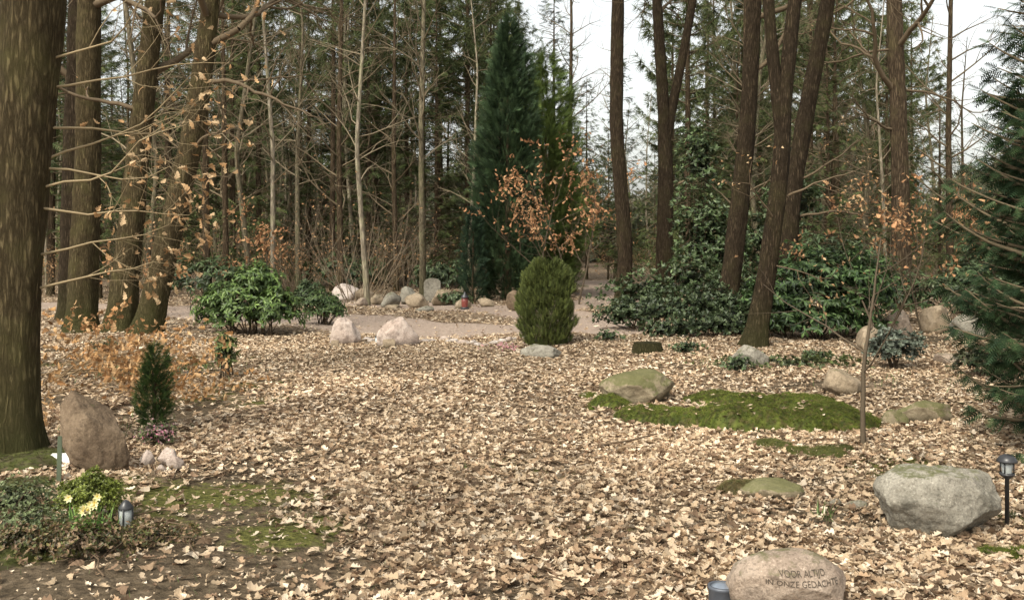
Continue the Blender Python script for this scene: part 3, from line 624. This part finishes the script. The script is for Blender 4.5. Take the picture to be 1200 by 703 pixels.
for k,(x,y,w,h,m) in enumerate([(-4.5,30,.6,.4,S_tan),(-3.35,27.2,.7,.42,S_grey),(-3.0,28.6,.7,.52,S_grey),(-2.6,26.8,.7,.42,S_tan),(-1.95,27.8,.8,.46,S_tan),(-1.5,30.5,.6,.4,S_tan),(-3.9,28.5,.5,.3,S_tan),(-1.3,26,.5,.25,S_tan),(-4.2,27.5,.5,.25,S_pink),(-.7,26.8,.5,.25,S_tan),(-2.2,24.9,.5,.16,S_grey),(-3.1,25.5,.55,.15,S_tan),(-5.9,29,.5,.3,S_tan)]):
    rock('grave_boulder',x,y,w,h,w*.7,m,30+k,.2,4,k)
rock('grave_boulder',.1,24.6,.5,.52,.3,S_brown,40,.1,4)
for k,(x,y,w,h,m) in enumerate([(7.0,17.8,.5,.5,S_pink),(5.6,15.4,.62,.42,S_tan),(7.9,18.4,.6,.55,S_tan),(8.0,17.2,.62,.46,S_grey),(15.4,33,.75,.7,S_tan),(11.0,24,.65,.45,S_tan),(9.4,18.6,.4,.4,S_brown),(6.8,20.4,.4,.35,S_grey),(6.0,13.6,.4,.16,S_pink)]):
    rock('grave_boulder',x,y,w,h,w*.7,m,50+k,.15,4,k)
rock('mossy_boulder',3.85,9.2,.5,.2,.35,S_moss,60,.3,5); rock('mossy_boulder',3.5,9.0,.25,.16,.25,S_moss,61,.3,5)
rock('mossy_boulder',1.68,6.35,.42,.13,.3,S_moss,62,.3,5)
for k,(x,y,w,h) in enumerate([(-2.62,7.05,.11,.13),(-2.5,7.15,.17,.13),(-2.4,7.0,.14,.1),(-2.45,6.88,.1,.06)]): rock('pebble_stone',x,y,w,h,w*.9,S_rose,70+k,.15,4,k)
pe=empty('path_edging_stones',(0,0,0))
for k in range(20):
    x=-1.6+.13*k+random.uniform(-.04,.04); y=16.6+.3*math.sin(k*.6)+random.uniform(-.2,.2)
    o=rock('edging_stone',x,y,random.uniform(.14,.26),random.uniform(.05,.1),.16,S_white if k%3 else S_rose,90+k,.2,4,k); o.parent=pe
for k in range(9):
    x=-2.5+.09*k; y=17.0+random.uniform(-.2,.2); o=rock('edging_stone',x,y,.16,.07,.12,S_white,120+k,.2,4,k); o.parent=pe
pe2=empty('kerb_pebbles',(0,0,0))
for k in range(18):
    x=1.95+.06*k+random.uniform(-.03,.03); y=6.0+.12*math.sin(k)+random.uniform(-.08,.08)
    o=rock('pebble',x,y,random.uniform(.07,.13),random.uniform(.04,.06),.08,S_grey if k%2 else S_pink,140+k,.2,4,k); o.parent=pe2
def slab(name,x,y,w,h,d,mat,rot=0,lean=0,arch_=False):
    import bmesh
    bm=bmesh.new(); pts=[(-w/2,-.05),(w/2,-.05),(w/2,h*.85)]+([(w*.3,h*.97),(0,h),(-w*.3,h*.97)] if arch_ else [(w*.42,h),(-w*.42,h)])+[(-w/2,h*.85)]
    vs=[bm.verts.new((a,-d/2,b)) for a,b in pts]; f=bm.faces.new(vs); e=bmesh.ops.extrude_face_region(bm,geom=[f]); bmesh.ops.translate(bm,verts=[q for q in e['geom'] if isinstance(q,bmesh.types.BMVert)],vec=(0,d,0))
    bmesh.ops.recalc_face_normals(bm,faces=bm.faces); bmesh.ops.bevel(bm,geom=bm.edges[:],offset=min(d,w)*.12,segments=2,affect='EDGES')
    me=bpy.data.meshes.new(name); bm.to_mesh(me); bm.free(); me.materials.append(mat); o=put(name,me,at(x,y)); o.rotation_euler=(lean,0,rot); return o
slab('headstone',-2.35,29,.5,.72,.18,S_grey,.1,0,True)
slab('name_plaque',-1.97,15.75,.2,.14,.05,S_tan,.05,-.2); slab('name_plaque',-2.92,16.2,.13,.12,.04,S_tan,0,-.2)

# engraved text projected on the stone
bpy.context.view_layer.update()
mtx=rk.data; bvh=BVHTree.FromPolygons([v.co[:] for v in mtx.vertices],[p.vertices[:] for p in mtx.polygons])
M_ink=plain('engraving',(.06,.045,.032),.9)
for txt,zz in (('VOOR ALTIJD',.178),('IN ONZE GEDACHTE',.143)):
    cu=bpy.data.curves.new('inscription','FONT'); cu.body=txt; cu.size=.032; cu.align_x='CENTER'; cu.resolution_u=3
    to=bpy.data.objects.new('inscription',cu); scene.collection.objects.link(to); bpy.context.view_layer.update()
    dg=bpy.context.evaluated_depsgraph_get(); me=bpy.data.meshes.new_from_object(to.evaluated_get(dg)); bpy.data.objects.remove(to)
    for v in me.vertices:
        h=bvh.ray_cast(Vector((v.co.x+.035,-2,v.co.y+zz)),Vector((0,1,0)))
        if h[0] is None: h=bvh.find_nearest(Vector((v.co.x+.035,0,v.co.y+zz)))
        v.co=h[0]+h[1]*.003
    me.materials.append(M_ink); put('inscription',me,(0,0,0),rk)

# ---------------------------------------------------------------- moss mounds
MC=((.075,.10,.014),(.115,.145,.022),(.155,.18,.032),(.05,.065,.012),(.12,.10,.035))
def moss(name,blobs,seed,bounds,dens=5000,cols=MC):
    x0,x1,y0,y1=bounds; st=.03; xs=np.arange(x0,x1,st); ys=np.arange(y0,y1,st); X,Y=np.meshgrid(xs,ys)
    def hf(X,Y):
        H=0*X-.03
        for (cx,cy,rx,ry,h) in blobs:
            q=1-((X-cx)/rx)**2-((Y-cy)/ry)**2+.22*fnoise(X,Y,8,seed+7); H=np.maximum(H,h*np.sqrt(np.clip(q,0,1))-.03*(q<0))
        return H+.025*fnoise(X,Y,7,seed)*(H>0)+.012*fnoise(X,Y,25,seed+3)
    H=np.clip(hf(X,Y),-.03,.26); nx=len(xs); ii=np.arange(len(ys)-1)[:,None]*nx; jj=np.arange(nx-1)[None]
    F=np.stack([ii+jj,ii+jj+1,ii+nx+jj+1,ii+nx+jj],-1).reshape(-1,4); hv=H.ravel(); F=F[(hv[F]>-.012).any(1)]
    V=np.stack([X,Y,H+gz(X,Y)],-1).reshape(-1,3); mb=MB(); mb.add(V,F,0,pal(len(V),cols,None,.2)*.6,True)
    n=dens; x=RN.uniform(x0,x1,n); y=RN.uniform(y0,y1,n); h=np.clip(hf(x,y),-.03,.26); k=h>.005; x=x[k];y=y[k];h=h[k]; n=len(x)
    big=fnoise(x,y,5,seed+1)
    c=pal(n,cols,None,.2)*(1+.4*big)[:,None]
    scatter(mb,TUFT,np.stack([x,y,h+gz(x,y)-.004],1),nrm(RN.normal(0,.4,(n,3))+Z),rdir(n),RN.uniform(.015,.034,n),0,c)
    mb.obj(name,[M_needle])
moss('moss_patch',MOSSB,1,(.8,3.6,8.2,10.8),36000)
moss('moss_patch',[(1.0,10.0,.25,.22,.11),(.85,10.6,.15,.2,.06)],2,(.6,1.4,9.6,11),5000)
moss('moss_patch',[(2.4,7.75,.28,.25,.07),(2.15,8.0,.18,.15,.05)],3,(1.9,2.8,7.3,8.3),6000,((.09,.1,.03),(.12,.12,.035)))
moss('moss_patch',[(1.55,6.45,.2,.16,.12)],4,(1.2,1.9,6.1,6.8),4000,((.08,.08,.03),(.12,.09,.04)))
moss('moss_patch',[(2.85,5.15,.4,.12,.05)],6,(2.3,3.4,4.9,5.5),4000)
moss('moss_patch',[(-3.7,7.2,.55,.4,.07),(-2.9,5.1,.4,.3,.06),(-3.2,6.3,.35,.4,.04)],5,(-4.3,-2.4,4.7,7.8),14000,((.10,.115,.03),(.14,.15,.045),(.12,.10,.055)))
mb=MB(); n=110; q=RN.integers(0,len(MOSSB),n); B=np.array(MOSSB)[q]; x=B[:,0]+B[:,2]*RN.uniform(-.8,.8,n); y=B[:,1]+B[:,3]*RN.uniform(-.8,.8,n); z=gz(x,y)+B[:,4]*np.sqrt(np.clip(1-((x-B[:,0])/B[:,2])**2-((y-B[:,1])/B[:,3])**2,0,1))+.03
a=RN.uniform(0,6.28,n); scatter(mb,OAK[0],np.stack([x,y,z],1),np.stack([np.cos(a),np.sin(a),a*0],1),nrm(RN.normal(0,.3,(n,3))+Z),RN.uniform(.04,.08,n),0,pal(n,LC,LW)); mb.obj('leaves_on_moss',[M_leaf])
# grass shoots
mb=MB(); 
for (cx,cy,n,r,h) in [(1.83,5.75,14,.03,.13),(-2.3,5.5,22,.05,.16),(-3.3,8.2,60,.3,.1),(2.7,13.3,40,.25,.12),(-4.5,12.5,160,.8,.1),(3.2,7.2,160,.8,.06),(-2.6,6.3,120,.5,.05),(4.5,12,60,.8,.12),(-1,6.8,220,1.2,.04),(.3,5.6,160,.6,.035),(-1.6,5.8,220,.7,.04),(.2,8.5,160,1.5,.05)]:
    x=cx+RN.normal(0,r,n); y=cy+RN.normal(0,r,n); D=nrm(RN.normal(0,.35,(n,3))+Z); scatter(mb,BLADE,np.stack([x,y,gz(x,y)],1),D,rdir(n),h*RN.uniform(.6,1.2,n),0,pal(n,[(.1,.16,.045),(.13,.19,.055),(.09,.12,.045)]))
mb.obj('grass_shoots',[M_green])
mb=MB(); 
for k in range(8):
    x=-2.32+random.uniform(-.09,.09); y=5.36+random.uniform(-.05,.05); z=gzf(x,y); hz=z+random.uniform(.15,.26)
    prisms(mb,[(Vector((x,y,z)),Vector((x,y,hz)),.004,.003)],1,(.1,.2,.05),5)
    c=np.array([x,y-.01,hz]); pn=7; an=np.arange(pn)*6.28/pn
    D=np.stack([np.cos(an),np.full(pn,-.35),np.sin(an)],1); scatter(mb,SMALL,np.repeat(c[None],pn,0),D,np.tile([0,-1.,.3],(pn,1)),.03,0,pal(pn,[(.8,.74,.36),(.85,.8,.5)],None,.05))
    scatter(mb,SMALL,np.repeat(c[None],5,0)+[0,-.008,0],D[:5]+[0,-1,0],np.tile([0,0,1.],(5,1)),.014,0,(.85,.65,.1))
n=34; scatter(mb,BLADE,np.stack([-2.32+RN.normal(0,.06,n),5.36+RN.normal(0,.05,n),np.full(n,gzf(-2.32,5.36))],1),nrm(RN.normal(0,.35,(n,3))+Z),rdir(n),.2,0,pal(n,[(.12,.24,.05),(.2,.33,.08)]))
mb.obj('daffodil_flowers',[M_green,M_twig])
mb=MB(); n=60; P=np.stack([-2.78+RN.normal(0,.07,n),7.75+RN.normal(0,.06,n),.14+RN.normal(0,.03,n)],1); scatter(mb,SMALL,P,rdir(n),rdir(n),.022,0,pal(n,[(.45,.14,.22),(.5,.25,.3)])); mb.obj('pink_flowers',[M_green])
mb=MB(); n=50; P=np.stack([-.15+RN.normal(0,.15,n),15.2+RN.normal(0,.1,n),.08+RN.normal(0,.03,n)],1); scatter(mb,SMALL,P,rdir(n),rdir(n),.05,0,pal(n,[(.5,.3,.3),(.45,.2,.22)])); mb.obj('pink_flowers',[M_green])

# ---------------------------------------------------------------- lathe props
def lathe(name,prof,mat,seg=24,loc=(0,0,0),parent=None,smooth=True):
    mb=MB(); an=np.linspace(0,6.2832,seg,endpoint=False); V=np.array([[r*math.cos(a),r*math.sin(a),z] for r,z in prof for a in an]); n=len(prof)
    F=[[i*seg+j,i*seg+(j+1)%seg,(i+1)*seg+(j+1)%seg,(i+1)*seg+j] for i in range(n-1) for j in range(seg)]
    mb.add(V,F,0,(1,1,1),smooth); return mb.obj(name,[mat],loc,parent)
M_blk=plain('black_plastic',(.03,.03,.032),.35); M_zinc=plain('zinc',(.09,.10,.12),.5,.3); M_glass=plain('frosted_glass',(.35,.37,.36),.2); M_steel=plain('steel',(.3,.34,.4),.35,.6); M_red=plain('red_glass',(.2,.05,.04),.3); M_wht=plain('white_plastic',(.7,.69,.65),.4); M_grn=plain('green_stake',(.07,.09,.05),.6)
L=empty('solar_garden_lamp',at(2.83,5.62))
lathe('post',[(0,0),(.012,0),(.012,.30),(.02,.305),(.02,.32),(0,.32)],M_blk,12,parent=L)
lathe('lower_tray',[(0,.31),(.03,.315),(.042,.325),(.042,.335),(0,.336)],M_blk,20,parent=L)
lathe('lens',[(.026,.336),(.03,.36),(.034,.395),(.0,.396)],M_glass,20,parent=L)
for k in range(4):
    a=k*1.57+.78; lathe('strut_%d'%k,[(0,.335),(.004,.335),(.004,.4),(0,.4)],M_blk,6,(math.cos(a)*.037,math.sin(a)*.037,0),L)
lathe('cap',[(0,.398),(.056,.398),(.058,.405),(.04,.43),(.02,.44),(0,.442)],M_blk,24,parent=L)
lathe('ground_spike',[(.012,0),(.03,0.004),(.03,.012),(.013,.02)],M_blk,12,parent=L)
L=empty('flower_vase',(.915,4.28,gzf(.915,4.28)-.02))
lathe('body',[(0,0),(.055,0),(.058,.02),(.058,.10),(.062,.105),(.062,.118),(.05,.118),(.048,.06),(0,.06)],M_zinc,28,parent=L)
lathe('lid',[(.049,.112),(.03,.122),(.012,.126),(0,.127)],M_steel,28,parent=L)
L=empty('grave_lantern',at(-2.2,5.6))
lathe('base',[(0,0),(.045,0),(.045,.012),(.036,.02),(0,.021)],M_blk,16,parent=L)
lathe('glass',[(.033,.02),(.036,.06),(.034,.12),(0,.121)],M_glass,16,parent=L)
lathe('cap',[(.042,.12),(.042,.13),(.02,.16),(.008,.17),(0,.172)],M_blk,16,parent=L)
for k in range(4): a=k*1.57; lathe('bar_%d'%k,[(0,.015),(.004,.015),(.004,.125),(0,.125)],M_blk,6,(math.cos(a)*.04,math.sin(a)*.04,0),L)
L=empty('grave_lantern',at(-1.22,25.4))
lathe('base',[(0,0),(.11,0),(.11,.04),(.08,.06),(0,.06)],M_blk,16,parent=L)
lathe('glass',[(.08,.06),(.09,.2),(.08,.3),(0,.3)],M_red,16,parent=L)
lathe('cap',[(.11,.3),(.1,.34),(.03,.4),(.03,.44),(0,.45)],M_blk,16,parent=L)
L=empty('grave_lantern',at(-2.28,16.6)); L.scale=(.6,)*3
lathe('base',[(0,0),(.07,0),(.07,.03),(0,.035)],M_blk,12,parent=L); lathe('glass',[(.06,.03),(.06,.2),(0,.2)],M_glass,12,parent=L); lathe('cap',[(.075,.2),(.03,.26),(0,.27)],M_blk,12,parent=L)
slab('plant_marker',-3.02,6.55,.03,.32,.01,M_grn,.2,-.1)
slab('name_plaque',-3.25,7.0,.16,.16,.02,M_wht,.1,-1.0)
lathe('plant_saucer',[(0,0),(.09,0),(.11,.05),(.1,.05),(.085,.01),(0,.01)],M_blk,20,at(-4.0,12.3))
mb=MB(); tube(mb,[(0,0,-.05),(0,0,.16)],[.2,.17],24,0,(1,1,1),.04,.1,.3,4,True); mb.obj('tree_stump',[M_oakR],at(2.0,14.5))

# ---------------------------------------------------------------- light, world, camera
el,az=math.radians(48),math.radians(215)
w=bpy.data.worlds.new('World'); scene.world=w; w.use_nodes=True; nt=w.node_tree; bg=nt.nodes['Background']
sk=nt.nodes.new('ShaderNodeTexSky'); sk.sky_type='NISHITA'; sk.sun_disc=False; sk.sun_elevation=el; sk.sun_rotation=az; sk.dust_density=4; sk.air_density=1; sk.ozone_density=1
hs=nt.nodes.new('ShaderNodeHueSaturation'); hs.inputs['Saturation'].default_value=.25; hs.inputs['Value'].default_value=2.0
nt.links.new(sk.outputs[0],hs.inputs['Color'])
wm=mixc(nt,1.0,hs.outputs[0],(1.0,.985,.92),'MULTIPLY'); nt.links.new(wm,bg.inputs[0]); bg.inputs[1].default_value=.15
sl=bpy.data.lights.new('sun','SUN'); sl.energy=2.8; sl.angle=math.radians(10); sl.color=(1,.93,.78)
so_=bpy.data.objects.new('sun',sl); scene.collection.objects.link(so_)
sd=Vector((math.sin(az)*math.cos(el),math.cos(az)*math.cos(el),math.sin(el)))
so_.rotation_euler=sd.to_track_quat('Z','Y').to_euler()
cam=bpy.data.cameras.new('camera'); co=bpy.data.objects.new('camera',cam); scene.collection.objects.link(co); scene.camera=co
co.location=(0,0,1.6); co.rotation_euler=(math.radians(90),0,0); cam.sensor_width=36; cam.lens=34.56; cam.shift_y=-61/1200; cam.clip_end=1500; cam.clip_start=.05
scene.view_settings.view_transform='Standard'; scene.view_settings.look='None'; scene.view_settings.exposure=0
